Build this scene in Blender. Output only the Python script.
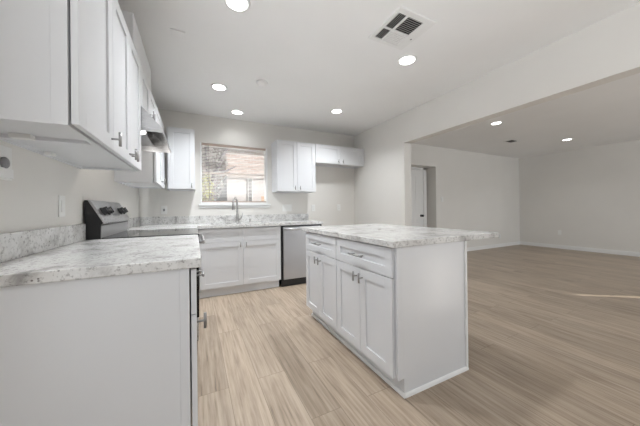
import bpy, bmesh, math, random
from mathutils import Vector, Matrix

sc = bpy.context.scene
for o in list(bpy.data.objects):
    bpy.data.objects.remove(o)
COL = sc.collection
random.seed(7)

# ------------------------------------------------------------------ camera
YAW, PITCH, ROLL = -0.4591, 0.0029, -0.0110
cam = bpy.data.cameras.new('camera')
cam.sensor_fit = 'HORIZONTAL'
cam.sensor_width = 36.0
cam.lens = 253.48 / 640 * 36.0
cam.shift_y = -4.74 / 640
cam.clip_start = 0.05
camo = bpy.data.objects.new('camera', cam)
COL.objects.link(camo)
fwd = Vector((-math.sin(YAW) * math.cos(PITCH), math.cos(YAW) * math.cos(PITCH), math.sin(PITCH)))
rgt = Vector((math.cos(YAW), math.sin(YAW), 0))
upv = rgt.cross(fwd)
c_, s_ = math.cos(ROLL), math.sin(ROLL)
R_, U_ = c_ * rgt + s_ * upv, -s_ * rgt + c_ * upv
m = Matrix((R_, U_, -fwd)).transposed().to_4x4()
m.translation = Vector((0, 0, 1.1034))
camo.matrix_world = m
sc.camera = camo

# ------------------------------------------------------------------ view, sky, sun, added fill lamps
sc.view_settings.view_transform = 'Standard'
sc.view_settings.look = 'None'
sc.view_settings.gamma = 1.0
sc.view_settings.use_curve_mapping = False
sc.view_settings.exposure = 0.32

LAMP_KITCHEN = 10.0
LAMP_LIVING = 3.4
FILL_POWER = 30.0  # power scale of the added fill lamps
SUN = 5.5

world = bpy.data.worlds.new('sky')
sc.world = world
world.use_nodes = True
wn = world.node_tree
wn.nodes['Background'].inputs['Color'].default_value = (0.82, 0.90, 1.0, 1)
wn.nodes['Background'].inputs['Strength'].default_value = 0.5

sun = bpy.data.lights.new('sun', 'SUN')
sun.energy = SUN
sun.angle = math.radians(0.25)
sun.color = (1.0, 0.95, 0.88)
suno = bpy.data.objects.new('sun', sun)
COL.objects.link(suno)
sdir = Vector((-0.81, 0.588, -0.384))            # light comes low from the front right
suno.rotation_euler = sdir.to_track_quat('-Z', 'Y').to_euler()
suno.location = (8, -6, 6)


def area(name, loc, direction, sx, sy, power, color=(1, 1, 1), shape='RECTANGLE', spread=180):
    l = bpy.data.lights.new(name, 'AREA')
    l.shape = shape
    l.size = sx
    l.size_y = sy
    l.energy = power
    l.color = color
    l.spread = math.radians(spread)
    o = bpy.data.objects.new(name, l)
    COL.objects.link(o)
    o.location = loc
    o.rotation_euler = Vector(direction).to_track_quat('-Z', 'Y').to_euler()
    return o


# fill lamps added at the patio, kitchen and front openings to brighten the rooms:
# two aim straight in, two aim up at the ceiling
area('patio_fill', (-0.70, 0.0, 0.95), (1, 0.3, 0.1), 0.9, 1.6, FILL_POWER * 0.15, (0.96, 0.98, 1.0))
area('patio_up_fill', (-0.85, -1.35, 0.4), (1, 0.35, 1.6), 2.2, 0.7, FILL_POWER * 1.22, (0.97, 0.985, 1.0), spread=105)
area('kitchen_up_fill', (0.58, 4.62, 0.88), (0, -1, 0.95), 1.0, 0.4, FILL_POWER * 1.0, (0.97, 0.985, 1.0))  # added below the view through the window to brighten the ceiling
area('front_fill', (5.8, -3.3, 1.35), (0, 1, 0), 3.0, 1.8, FILL_POWER * 2.4, (0.90, 0.95, 1.0))

# ------------------------------------------------------------------ materials


def new_mat(name, col, rough=0.5, metal=0.0, spec=0.5):
    mt = bpy.data.materials.new(name)
    mt.use_nodes = True
    b = mt.node_tree.nodes['Principled BSDF']
    b.inputs['Base Color'].default_value = (*col, 1)
    b.inputs['Roughness'].default_value = rough
    b.inputs['Metallic'].default_value = metal
    b.inputs['Specular IOR Level'].default_value = spec
    return mt


def nd(mt, t, **kw):
    n = mt.node_tree.nodes.new(t)
    for k, v in kw.items():
        if k in n.inputs:
            n.inputs[k].default_value = v
        else:
            setattr(n, k, v)
    return n


def ramp(mt, stops, interp='LINEAR'):
    r = mt.node_tree.nodes.new('ShaderNodeValToRGB')
    r.color_ramp.interpolation = interp
    e = r.color_ramp.elements
    while len(e) < len(stops):
        e.new(0.5)
    for el, (p, c) in zip(e, stops):
        el.position = p
        el.color = (*c, 1) if len(c) == 3 else c
    return r


def painted(name, col, rough, bump=0.0, scale=250, var=0.012):
    """paint with a faint mottled tone and a fine roller texture"""
    mt = new_mat(name, col, rough)
    L = mt.node_tree.links.new
    b = mt.node_tree.nodes['Principled BSDF']
    tc = nd(mt, 'ShaderNodeTexCoord')
    n1 = nd(mt, 'ShaderNodeTexNoise', Scale=1.7, Detail=3.0)
    L(tc.outputs['Object'], n1.inputs['Vector'])
    r = ramp(mt, [(0.3, tuple(max(0, c - var) for c in col)), (0.7, tuple(min(1, c + var) for c in col))])
    L(n1.outputs['Fac'], r.inputs['Fac'])
    L(r.outputs['Color'], b.inputs['Base Color'])
    if bump:
        n2 = nd(mt, 'ShaderNodeTexNoise', Scale=scale, Detail=2.0)
        L(tc.outputs['Object'], n2.inputs['Vector'])
        bp = nd(mt, 'ShaderNodeBump', Strength=bump, Distance=0.001)
        L(n2.outputs['Fac'], bp.inputs['Height'])
        L(bp.outputs['Normal'], b.inputs['Normal'])
    return mt


M = {}
M['wall'] = painted('wall paint', (0.758, 0.739, 0.703), 0.75, 0.25)
M['ceiling'] = painted('ceiling paint', (0.89, 0.89, 0.885), 0.85, 0.35, 180)
M['trim'] = painted('white trim paint', (0.84, 0.84, 0.83), 0.4)
M['cab'] = painted('white cabinet paint', (0.715, 0.722, 0.738), 0.33, 0, var=0.006)
M['cab_in'] = painted('cabinet underside', (0.78, 0.775, 0.76), 0.5, 0, var=0.01)
M['gap'] = new_mat('dark gap', (0.02, 0.02, 0.02), 0.8)
M['steel'] = new_mat('stainless steel', (0.56, 0.56, 0.57), 0.28, 1.0)
M['steel_dark'] = new_mat('dark steel', (0.36, 0.36, 0.37), 0.38, 1.0)  # darker steel for the hood filter, riser, drains and display
M['nickel'] = new_mat('brushed nickel', (0.50, 0.49, 0.47), 0.3, 1.0)
M['pull'] = new_mat('satin nickel pull', (0.36, 0.355, 0.35), 0.35, 1.0)
M['faucet'] = new_mat('faucet steel', (0.42, 0.41, 0.40), 0.33, 1.0)
M['black'] = new_mat('black enamel', (0.012, 0.012, 0.013), 0.3)
M['glass_black'] = new_mat('black ceramic glass', (0.012, 0.012, 0.013), 0.06)
M['knob_black'] = new_mat('black knob plastic', (0.015, 0.015, 0.017), 0.35)
M['plastic'] = new_mat('white device plastic', (0.83, 0.83, 0.81), 0.35)
M['slot'] = new_mat('dark slot', (0.08, 0.08, 0.08), 0.6)
M['knob_grey'] = new_mat('grey plug plastic', (0.22, 0.22, 0.23), 0.4)
M['door_knob'] = new_mat('dark bronze knob', (0.05, 0.048, 0.045), 0.35, 0.8)
M['blind_rail'] = new_mat('tan blind rail', (0.50, 0.40, 0.34), 0.5)
M['blind'] = new_mat('blind slat vinyl', (0.86, 0.85, 0.83), 0.45)
M['wand'] = new_mat('clear grey wand', (0.25, 0.23, 0.22), 0.3)
M['siding'] = new_mat('pale siding', (0.60, 0.57, 0.57), 0.8)
M['roof'] = new_mat('pale shingles', (0.45, 0.40, 0.38), 0.9)
M['bark'] = new_mat('grey bark', (0.24, 0.21, 0.24), 0.9)
M['leaf_dark'] = new_mat('grey green leaf', (0.27, 0.245, 0.235), 0.7)
M['leaf_yel'] = new_mat('yellow green leaf', (0.40, 0.40, 0.13), 0.7)
M['added_curtain'] = new_mat('closed curtain cloth', (0.6, 0.58, 0.55), 0.9)


def brushed(mt, axis, amt=0.10):
    L = mt.node_tree.links.new
    b = mt.node_tree.nodes['Principled BSDF']
    tc = nd(mt, 'ShaderNodeTexCoord')
    mp = nd(mt, 'ShaderNodeMapping')
    s = [400, 400, 400]
    s['XYZ'.index(axis)] = 4
    mp.inputs['Scale'].default_value = s
    n = nd(mt, 'ShaderNodeTexNoise', Scale=1.0, Detail=2.0)
    L(tc.outputs['Object'], mp.inputs['Vector'])
    L(mp.outputs['Vector'], n.inputs['Vector'])
    r0 = b.inputs['Roughness'].default_value
    mr = nd(mt, 'ShaderNodeMapRange')
    mr.inputs['To Min'].default_value = r0 - amt
    mr.inputs['To Max'].default_value = r0 + amt
    L(n.outputs['Fac'], mr.inputs['Value'])
    L(mr.outputs['Result'], b.inputs['Roughness'])


brushed(M['steel'], 'X', 0.04)
M['steel_door'] = new_mat('satin stainless door', (0.47, 0.47, 0.48), 0.38, 1.0)


def emitter(name, col, strength):
    mt = bpy.data.materials.new(name)
    mt.use_nodes = True
    b = mt.node_tree.nodes['Principled BSDF']
    b.inputs['Base Color'].default_value = (0.9, 0.9, 0.9, 1)
    b.inputs['Emission Color'].default_value = (*col, 1)
    b.inputs['Emission Strength'].default_value = strength
    return mt


M['lens'] = emitter('lit lamp lens', (1.0, 0.98, 0.95), 6.0)


def granite():
    mt = new_mat('white granite', (0.8, 0.8, 0.78), 0.16)
    L = mt.node_tree.links.new
    b = mt.node_tree.nodes['Principled BSDF']
    geo = nd(mt, 'ShaderNodeNewGeometry')
    pos = geo.outputs['Position']
    n1 = nd(mt, 'ShaderNodeTexNoise', Scale=6.0, Detail=5.0, Roughness=0.6, Distortion=1.2)
    L(pos, n1.inputs['Vector'])
    r1 = ramp(mt, [(0.32, (0.36, 0.35, 0.34)), (0.44, (0.64, 0.63, 0.615)), (0.57, (0.77, 0.765, 0.75))])
    L(n1.outputs['Fac'], r1.inputs['Fac'])
    n2 = nd(mt, 'ShaderNodeTexNoise', Scale=60.0, Detail=4.0, Roughness=0.7)
    L(pos, n2.inputs['Vector'])
    r2 = ramp(mt, [(0.36, (0.42, 0.41, 0.40)), (0.46, (0.94, 0.94, 0.94)), (0.7, (1.0, 1.0, 1.0))])
    L(n2.outputs['Fac'], r2.inputs['Fac'])
    mx = nd(mt, 'ShaderNodeMix', data_type='RGBA', blend_type='MULTIPLY')
    mx.inputs[0].default_value = 0.8
    L(r1.outputs['Color'], mx.inputs[6])
    L(r2.outputs['Color'], mx.inputs[7])
    v = nd(mt, 'ShaderNodeTexVoronoi', Scale=55.0)
    L(pos, v.inputs['Vector'])
    r3 = ramp(mt, [(0.0, (0.22, 0.20, 0.20)), (0.13, (0.30, 0.28, 0.28)), (0.2, (1, 1, 1))])
    L(v.outputs['Distance'], r3.inputs['Fac'])
    n3 = nd(mt, 'ShaderNodeTexNoise', Scale=5.0, Detail=2.0)
    L(pos, n3.inputs['Vector'])
    r4 = ramp(mt, [(0.5, (0, 0, 0)), (0.62, (1, 1, 1))])
    L(n3.outputs['Fac'], r4.inputs['Fac'])
    mx2 = nd(mt, 'ShaderNodeMix', data_type='RGBA', blend_type='MULTIPLY')
    L(r4.outputs['Color'], mx2.inputs[0])
    L(mx.outputs[2], mx2.inputs[6])
    L(r3.outputs['Color'], mx2.inputs[7])
    L(mx2.outputs[2], b.inputs['Base Color'])
    return mt


M['granite'] = granite()


def planks():
    mt = new_mat('vinyl plank floor', (0.5, 0.4, 0.32), 0.38, spec=0.4)
    L = mt.node_tree.links.new
    b = mt.node_tree.nodes['Principled BSDF']
    geo = nd(mt, 'ShaderNodeNewGeometry')
    mp = nd(mt, 'ShaderNodeMapping')
    mp.inputs['Rotation'].default_value = (0, 0, math.radians(90))
    L(geo.outputs['Position'], mp.inputs['Vector'])
    br = nd(mt, 'ShaderNodeTexBrick', offset=0.37, offset_frequency=2, squash=1.0)
    br.inputs['Color1'].default_value = (0, 0, 0, 1)
    br.inputs['Color2'].default_value = (1, 1, 1, 1)
    br.inputs['Mortar'].default_value = (0.5, 0.5, 0.5, 1)
    br.inputs['Scale'].default_value = 1.0
    br.inputs['Mortar Size'].default_value = 0.0012
    br.inputs['Mortar Smooth'].default_value = 0.0
    br.inputs['Bias'].default_value = 0.0
    br.inputs['Brick Width'].default_value = 1.22
    br.inputs['Row Height'].default_value = 0.18
    L(mp.outputs['Vector'], br.inputs['Vector'])
    # per-plank offset of the grain
    sep = nd(mt, 'ShaderNodeSeparateXYZ')
    L(geo.outputs['Position'], sep.inputs['Vector'])
    tone = nd(mt, 'ShaderNodeMath', operation='MULTIPLY')
    tone.inputs[1].default_value = 13.7
    L(br.outputs['Color'], tone.inputs[0])
    addy = nd(mt, 'ShaderNodeMath', operation='ADD')
    L(sep.outputs['Y'], addy.inputs[0])
    L(tone.outputs[0], addy.inputs[1])
    cmb = nd(mt, 'ShaderNodeCombineXYZ')
    L(sep.outputs['X'], cmb.inputs['X'])
    L(addy.outputs[0], cmb.inputs['Y'])
    L(tone.outputs[0], cmb.inputs['Z'])
    mg = nd(mt, 'ShaderNodeMapping')
    mg.inputs['Scale'].default_value = (62, 2.4, 1)
    L(cmb.outputs['Vector'], mg.inputs['Vector'])
    g = nd(mt, 'ShaderNodeTexNoise', Scale=1.0, Detail=7.0, Roughness=0.62, Distortion=0.15)
    L(mg.outputs['Vector'], g.inputs['Vector'])
    rg = ramp(mt, [(0.27, (0.20, 0.15, 0.11)), (0.41, (0.365, 0.288, 0.216)), (0.55, (0.45, 0.363, 0.28)), (0.75, (0.515, 0.428, 0.34))])
    L(g.outputs['Fac'], rg.inputs['Fac'])
    mk = nd(mt, 'ShaderNodeMapping')
    mk.inputs['Scale'].default_value = (9, 1.6, 1)
    L(cmb.outputs['Vector'], mk.inputs['Vector'])
    g2 = nd(mt, 'ShaderNodeTexNoise', Scale=1.0, Detail=3.0, Distortion=1.2)
    L(mk.outputs['Vector'], g2.inputs['Vector'])
    rk = ramp(mt, [(0.26, (0.78, 0.76, 0.74)), (0.5, (1, 1, 1))])
    L(g2.outputs['Fac'], rk.inputs['Fac'])
    m1 = nd(mt, 'ShaderNodeMix', data_type='RGBA', blend_type='MULTIPLY')
    m1.inputs[0].default_value = 1.0
    L(rg.outputs['Color'], m1.inputs[6])
    L(rk.outputs['Color'], m1.inputs[7])
    rt = ramp(mt, [(0.0, (0.87, 0.865, 0.86)), (1.0, (1.05, 1.045, 1.04))])
    L(br.outputs['Color'], rt.inputs['Fac'])
    m2 = nd(mt, 'ShaderNodeMix', data_type='RGBA', blend_type='MULTIPLY')
    m2.inputs[0].default_value = 1.0
    L(m1.outputs[2], m2.inputs[6])
    L(rt.outputs['Color'], m2.inputs[7])
    m3 = nd(mt, 'ShaderNodeMix', data_type='RGBA', blend_type='MIX')
    L(br.outputs['Fac'], m3.inputs[0])
    L(m2.outputs[2], m3.inputs[6])
    m3.inputs[7].default_value = (0.20, 0.15, 0.11, 1)
    L(m3.outputs[2], b.inputs['Base Color'])
    bp = nd(mt, 'ShaderNodeBump', Strength=0.15, Distance=0.001)
    L(g.outputs['Fac'], bp.inputs['Height'])
    L(bp.outputs['Normal'], b.inputs['Normal'])
    return mt


M['floor'] = planks()


def brickwork():
    mt = new_mat('pink brick', (0.6, 0.5, 0.47), 0.9)
    L = mt.node_tree.links.new
    b = mt.node_tree.nodes['Principled BSDF']
    geo = nd(mt, 'ShaderNodeNewGeometry')
    sep = nd(mt, 'ShaderNodeSeparateXYZ')
    L(geo.outputs['Position'], sep.inputs['Vector'])
    cmb = nd(mt, 'ShaderNodeCombineXYZ')
    L(sep.outputs['X'], cmb.inputs['X'])
    L(sep.outputs['Z'], cmb.inputs['Y'])
    br = nd(mt, 'ShaderNodeTexBrick')
    br.inputs['Scale'].default_value = 1.0
    br.inputs['Brick Width'].default_value = 0.22
    br.inputs['Row Height'].default_value = 0.075
    br.inputs['Mortar Size'].default_value = 0.008
    br.inputs['Color1'].default_value = (0.62, 0.47, 0.42, 1)
    br.inputs['Color2'].default_value = (0.78, 0.68, 0.64, 1)
    br.inputs['Mortar'].default_value = (0.8, 0.78, 0.76, 1)
    L(cmb.outputs['Vector'], br.inputs['Vector'])
    L(br.outputs['Color'], b.inputs['Base Color'])
    return mt


M['brick'] = brickwork()
M['grass'] = painted('dry lawn', (0.30, 0.28, 0.16), 0.95, 0, var=0.06)
M['pane'] = bpy.data.materials.new('window pane glass')
M['pane'].use_nodes = True
_t = M['pane'].node_tree
_b = _t.nodes['Principled BSDF']
_b.inputs['Base Color'].default_value = (1, 1, 1, 1)
_b.inputs['Roughness'].default_value = 0.0
_b.inputs['Transmission Weight'].default_value = 1.0
_b.inputs['IOR'].default_value = 1.03

# ------------------------------------------------------------------ mesh helpers


E_ = 0.001


def B():
    return bmesh.new()


def box(bm, x0, x1, y0, y1, z0, z1, bev=0.0):
    x0, x1 = min(x0, x1), max(x0, x1)
    y0, y1 = min(y0, y1), max(y0, y1)
    z0, z1 = min(z0, z1), max(z0, z1)
    vs = [bm.verts.new(p) for p in ((x0, y0, z0), (x1, y0, z0), (x1, y1, z0), (x0, y1, z0),
                                    (x0, y0, z1), (x1, y0, z1), (x1, y1, z1), (x0, y1, z1))]
    fs = [bm.faces.new([vs[i] for i in f]) for f in
          ((3, 2, 1, 0), (4, 5, 6, 7), (0, 1, 5, 4), (1, 2, 6, 5), (2, 3, 7, 6), (3, 0, 4, 7))]
    if bev:
        ed = list({e for f in fs for e in f.edges})
        bmesh.ops.bevel(bm, geom=ed, offset=bev, segments=2, affect='EDGES', profile=0.5)
    return bm


def prism(bm, pts, axis, a0, a1, bev=0.0):
    """extrude a 2D outline along an axis; pts are (u,v) in the two other axes in XYZ order"""
    def P(u, v, a):
        return {'X': (a, u, v), 'Y': (u, a, v), 'Z': (u, v, a)}[axis]
    va = [bm.verts.new(P(u, v, a0)) for u, v in pts]
    vb = [bm.verts.new(P(u, v, a1)) for u, v in pts]
    n = len(pts)
    fs = [bm.faces.new(va), bm.faces.new(vb[::-1])]
    for i in range(n):
        fs.append(bm.faces.new([va[i], vb[i], vb[(i + 1) % n], va[(i + 1) % n]]))
    if bev:
        ed = list({e for f in fs for e in f.edges})
        bmesh.ops.bevel(bm, geom=ed, offset=bev, segments=2, affect='EDGES', profile=0.5)
    bmesh.ops.recalc_face_normals(bm, faces=[f for f in bm.faces])
    return bm


def ringframe(d):
    d = d.normalized()
    a = Vector((0, 0, 1)) if abs(d.z) < 0.9 else Vector((1, 0, 0))
    u = d.cross(a).normalized()
    return u, d.cross(u).normalized()


def sweep(bm, pts, rad, seg=14, cap=True):
    pts = [Vector(p) for p in pts]
    n = len(pts)
    rs = rad if isinstance(rad, (list, tuple)) else [rad] * n
    rings = []
    u = None
    for i, p in enumerate(pts):
        d = (pts[min(i + 1, n - 1)] - pts[max(i - 1, 0)]).normalized()
        if u is None:
            u, w = ringframe(d)
        else:
            u = (u - d * u.dot(d)).normalized()
            w = d.cross(u).normalized()
        rings.append([bm.verts.new(p + (u * math.cos(2 * math.pi * k / seg) + w * math.sin(2 * math.pi * k / seg)) * rs[i]) for k in range(seg)])
    for a, b in zip(rings, rings[1:]):
        for k in range(seg):
            f = bm.faces.new([a[k], a[(k + 1) % seg], b[(k + 1) % seg], b[k]])
            f.smooth = True
    if cap:
        bm.faces.new(rings[0][::-1])
        bm.faces.new(rings[-1])
    bmesh.ops.recalc_face_normals(bm, faces=[f for f in bm.faces])
    return bm


def lathe(bm, c, prof, seg=28, axis='Z'):
    """prof: list of (radius, height) along axis from centre c"""
    c = Vector(c)
    rings = []
    for r, h in prof:
        ring = []
        for k in range(seg):
            t = 2 * math.pi * k / seg
            a, b = r * math.cos(t), r * math.sin(t)
            v = {'Z': Vector((a, b, h)), 'X': Vector((h, a, b)), 'Y': Vector((a, h, b))}[axis]
            ring.append(bm.verts.new(c + v))
        rings.append(ring)
    for a, b in zip(rings, rings[1:]):
        for k in range(seg):
            f = bm.faces.new([a[k], a[(k + 1) % seg], b[(k + 1) % seg], b[k]])
            f.smooth = True
    bm.faces.new(rings[0][::-1])
    bm.faces.new(rings[-1])
    bmesh.ops.recalc_face_normals(bm, faces=[f for f in bm.faces])
    return bm


ORG = {}


def obj(name, bm, mat, parent=None, org=None):
    """link a bmesh given in world coordinates as one mesh object"""
    base = Vector(ORG[parent.name]) if parent else Vector((0, 0, 0))
    loc = Vector(org) if org is not None else base
    for v in bm.verts:
        v.co -= loc
    me = bpy.data.meshes.new(name)
    bm.to_mesh(me)
    bm.free()
    o = bpy.data.objects.new(name, me)
    COL.objects.link(o)
    if isinstance(mat, str):
        mat = M[mat]
    me.materials.append(mat)
    if parent:
        o.parent = parent
    o.location = loc - base
    ORG[o.name] = tuple(loc)
    return o


def thing(name, label, cat, loc, group=None):
    o = bpy.data.objects.new(name, None)
    COL.objects.link(o)
    o.location = loc
    o.empty_display_size = 0.1
    ORG[o.name] = tuple(loc)
    return tag(o, label, cat, group)


def tag(o, label, cat, group=None):
    o['label'] = label
    o['category'] = cat
    if group:
        o['group'] = group
    return o


def struct(name, bm, mat, parent=None):
    o = obj(name, bm, mat, parent)
    o['kind'] = 'structure'
    return o


# a map from a panel's own (u, depth, z) to the world, for fronts facing +X, -X and -Y
def mapper(face_dir, face):
    if face_dir == 'X+':
        return lambda u, w, z: (face - w, u, z)
    if face_dir == 'X-':
        return lambda u, w, z: (face + w, u, z)
    return lambda u, w, z: (u, face + w, z)


def mbox(bm, mp, u0, u1, w0, w1, z0, z1, bev=0.0):
    a, b = mp(u0, w0, z0), mp(u1, w1, z1)
    box(bm, a[0], b[0], a[1], b[1], a[2], b[2], bev)


def shaker(name, fd, face, u0, u1, z0, z1, parent, stile=0.062, t=0.02, rec=0.009, mat='cab'):
    mp = mapper(fd, face)
    bm = B()
    bv = 0.0012
    g = 0.0015
    u0, u1, z0, z1 = u0 + g, u1 - g, z0 + g, z1 - g
    mbox(bm, mp, u0, u0 + stile, 0, t, z0, z1, bv)
    mbox(bm, mp, u1 - stile, u1, 0, t, z0, z1, bv)
    mbox(bm, mp, u0 + stile, u1 - stile, 0, t, z1 - stile, z1, bv)
    mbox(bm, mp, u0 + stile, u1 - stile, 0, t, z0, z0 + stile, bv)
    mbox(bm, mp, u0 + stile - 0.004, u1 - stile + 0.004, rec, t - 0.001, z0 + stile - 0.004, z1 - stile + 0.004)
    return obj(name, bm, mat, parent)


def tbar(fd, face, u, z, parent, length=0.065, stand=0.032, vertical=True):
    """T-bar knob: one post carrying a short bar"""
    mp = mapper(fd, face)
    bm = B()
    sweep(bm, [mp(u, 0.0, z), mp(u, -stand, z)], 0.0048, 12)
    if vertical:
        a, b = mp(u, -stand, z - length / 2), mp(u, -stand, z + length / 2)
    else:
        a, b = mp(u - length / 2, -stand, z), mp(u + length / 2, -stand, z)
    sweep(bm, [a, b], 0.0060, 14)
    return obj('handle', bm, 'pull', parent)


def pull(fd, face, u, z, parent, length=0.16, stand=0.034):
    mp = mapper(fd, face)
    bm = B()
    for s in (-1, 1):
        sweep(bm, [mp(u + s * length * 0.32, 0.0, z), mp(u + s * length * 0.32, -stand, z)], 0.0045, 12)
    sweep(bm, [mp(u - length / 2, -stand, z), mp(u + length / 2, -stand, z)], 0.0058, 14)
    return obj('handle', bm, 'pull', parent)


# ------------------------------------------------------------------ room dimensions
XW, YB, XR, ZC = -0.675, 4.126, 2.793, 2.518
XL, YL = 8.55, 4.075
YN = -3.0                                            # wall behind the camera
YO, ZO, WT = 2.81, 2.073, 0.135                      # opening end, opening head, wall thickness

bm = B(); box(bm, XW - 0.15, XL + 0.15, YN - 0.15, 4.5, -0.12, 0.0); struct('floor', bm, 'floor')
bm = B(); box(bm, XW - 0.15, XL + 0.15, YN - 0.15, 4.5, ZC, ZC + 0.12); struct('ceiling', bm, 'ceiling')

# left wall with an unseen patio opening added to let light in
PY0, PY1, PZ = -2.55, 0.45, 2.08
bm = B()
box(bm, XW - 0.14, XW, PY1, YB + 0.14, 0, ZC)
box(bm, XW - 0.14, XW, YN - 0.14, PY0, 0, ZC)
box(bm, XW - 0.14, XW, PY0, PY1, PZ, ZC)
struct('wall_left', bm, 'wall')

# back wall of the kitchen with the window over the sink
WX0, WX1, WZ0, WZ1 = 0.080, 1.076, 1.197, 2.108
bm = B()
box(bm, XW, WX0, YB, YB + 0.14, 0, ZC)
box(bm, WX1, XR, YB, YB + 0.14, 0, ZC)
box(bm, WX0, WX1, YB, YB + 0.14, WZ1, ZC)
box(bm, WX0, WX1, YB, YB + 0.14, 0, WZ0)
struct('wall_back', bm, 'wall')

# wall between kitchen and living room with the wide cased opening
bm = B()
box(bm, XR, XR + WT, YO, YB + 0.14, 0, ZC, 0.0)
box(bm, XR, XR + WT, -0.9, YO, ZO, ZC)
box(bm, XR, XR + WT, YN, -0.9, 0, ZC)
struct('wall_right', bm, 'wall')

# living room
AX0, AX1, AZ, AD = 4.10, 5.02, 2.055, 0.26           # recess with a door
bm = B()
box(bm, XR + WT, AX0, YL, YL + 0.12, 0, ZC)
box(bm, AX1, XL, YL, YL + 0.12, 0, ZC)
box(bm, AX0, AX1, YL, YL + 0.12, AZ, ZC)
box(bm, AX0 - 0.1, AX0, YL + 0.12, YL + AD + 0.1, 0, AZ + 0.1)
box(bm, AX1, AX1 + 0.1, YL + 0.12, YL + AD + 0.1, 0, AZ + 0.1)
box(bm, AX0, AX1, YL + AD, YL + AD + 0.1, 0, AZ + 0.1)
box(bm, AX0, AX1, YL + 0.12, YL + AD, AZ, AZ + 0.1)
struct('wall_living_back', bm, 'wall')
SY0, SY1 = -1.70, -1.65                              # where the added curtains of the side window meet
bm = B()
box(bm, XL, XL + 0.14, -0.9, YL + 0.12, 0, ZC)
box(bm, XL, XL + 0.14, YN, -2.5, 0, ZC)
box(bm, XL, XL + 0.14, -2.5, -0.9, 2.1, ZC)
struct('wall_living_right', bm, 'wall')
bm = B()
box(bm, XW, 4.2, YN - 0.14, YN, 0, ZC)
box(bm, 7.4, XL, YN - 0.14, YN, 0, ZC)
box(bm, 4.2, 7.4, YN - 0.14, YN, 2.3, ZC)
box(bm, 4.2, 7.4, YN - 0.14, YN, 0, 0.4)  # unseen window opening added to light the living room
struct('wall_front', bm, 'wall')

# baseboards
bm = B(); box(bm, AX1 + 0.0, XL, YL - 0.014, YL, 0, 0.095, 0.003); struct('baseboard_living_back', bm, 'trim')
bm = B(); box(bm, XR + WT, AX0, YL - 0.014, YL, 0, 0.095, 0.003); struct('baseboard_living_left', bm, 'trim')
bm = B(); box(bm, XL - 0.014, XL, -0.9, YL - 0.014, 0, 0.095, 0.003); struct('baseboard_living_right', bm, 'trim')
bm = B(); box(bm, XR - 0.014, XR, YO, YB - 0.015, 0, 0.095, 0.003); struct('baseboard_right', bm, 'trim')
bm = B(); box(bm, 1.80, XR - 0.015, YB - 0.014, YB, 0, 0.095, 0.003); struct('baseboard_back', bm, 'trim')

# door in the recess
DX1 = 4.855
dyb = YL + AD
bm = B()
box(bm, AX0 + 0.02, DX1, dyb - 0.034, dyb - 0.012, 0.01, 2.0)
for (a, b) in ((0.18, 0.85), (1.0, 1.85)):
    for (c, d) in ((AX0 + 0.12, AX0 + 0.42), (AX0 + 0.51, DX1 - 0.1)):
        box(bm, c, d, dyb - 0.040, dyb - 0.030, a, b, 0.004)
door = struct('door_1', bm, 'trim')
bm = B(); lathe(bm, (DX1 - 0.075, dyb - 0.034, 0.92), [(0.03, 0), (0.03, -0.006), (0.012, -0.01), (0.012, -0.035), (0.026, -0.042), (0.03, -0.055), (0.024, -0.068), (0.005, -0.071)], 20, 'Y')
obj('door_knob', bm, 'door_knob', door)
bm = B()
box(bm, DX1 + 0.003, DX1 + 0.10, dyb - 0.045, dyb, 0, 2.07, 0.003)
box(bm, AX0, DX1 + 0.10, dyb - 0.045, dyb, 2.005, 2.053, 0.003)
struct('trim_1', bm, 'trim')

# kitchen window
bm = B()
fy0, fy1 = YB + 0.07, YB + 0.12
box(bm, WX0, WX0 + 0.022, fy0, fy1, WZ0, WZ1, 0.003)
box(bm, WX1 - 0.022, WX1, fy0, fy1, WZ0, WZ1, 0.003)
box(bm, WX0 + 0.032, WX1 - 0.032, fy0, fy1, WZ1 - 0.03, WZ1, 0.003)
box(bm, WX0 + 0.032, WX1 - 0.032, fy0, fy1, WZ0, WZ0 + 0.045, 0.003)
win = struct('window_1', bm, 'trim')
bm = B(); box(bm, WX0 + 0.032, WX1 - 0.032, fy0 + 0.006, fy1 - 0.01, 1.655, 1.69, 0.003); obj('meeting_rail', bm, 'blind_rail', win)
bm = B(); box(bm, WX0 + 0.03, WX1 - 0.03, fy0 + 0.022, fy0 + 0.027, WZ0 + 0.04, WZ1 - 0.026); obj('pane', bm, 'pane', win)
bm = B()
box(bm, WX0 - 0.03, WX1 + 0.045, YB - 0.04, YB, 1.172, 1.197, 0.004)
box(bm, WX0, WX1, YB, YB + 0.07, 1.172, 1.197, 0)
box(bm, WX0 - 0.02, WX1 + 0.035, YB - 0.018, YB, 1.138, 1.174, 0.003)
box(bm, WX0 - 0.004, WX0 + 0.016, YB - 0.004, YB + 0.069, 1.197, WZ1, 0.002)
box(bm, WX1 - 0.016, WX1 + 0.004, YB - 0.004, YB + 0.069, 1.197, WZ1, 0.002)
box(bm, WX0 + 0.016, WX1 - 0.016, YB + 0.004, YB + 0.069, 1.197, 1.222, 0.002)
struct('trim_2', bm, 'trim')

# frames for the added, unseen patio and front window openings, curtained side window
bm = B()
for y in (PY0, (PY0 + PY1) / 2 - 0.03, PY1 - 0.06):
    box(bm, XW - 0.12, XW - 0.05, y, y + 0.06, 0, PZ)
box(bm, XW - 0.12, XW - 0.05, PY0, PY1, PZ - 0.06, PZ)
struct('added_patio_frame', bm, 'trim')
bm = B()
for x in (4.2, 5.775, 7.35):
    box(bm, x, x + 0.05, YN - 0.12, YN - 0.05, 0.4, 2.3)
box(bm, 4.2, 7.4, YN - 0.12, YN - 0.05, 2.25, 2.3)
box(bm, 4.2, 7.4, YN - 0.12, YN - 0.05, 0.4, 0.45)
struct('added_front_frame', bm, 'trim')

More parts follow.
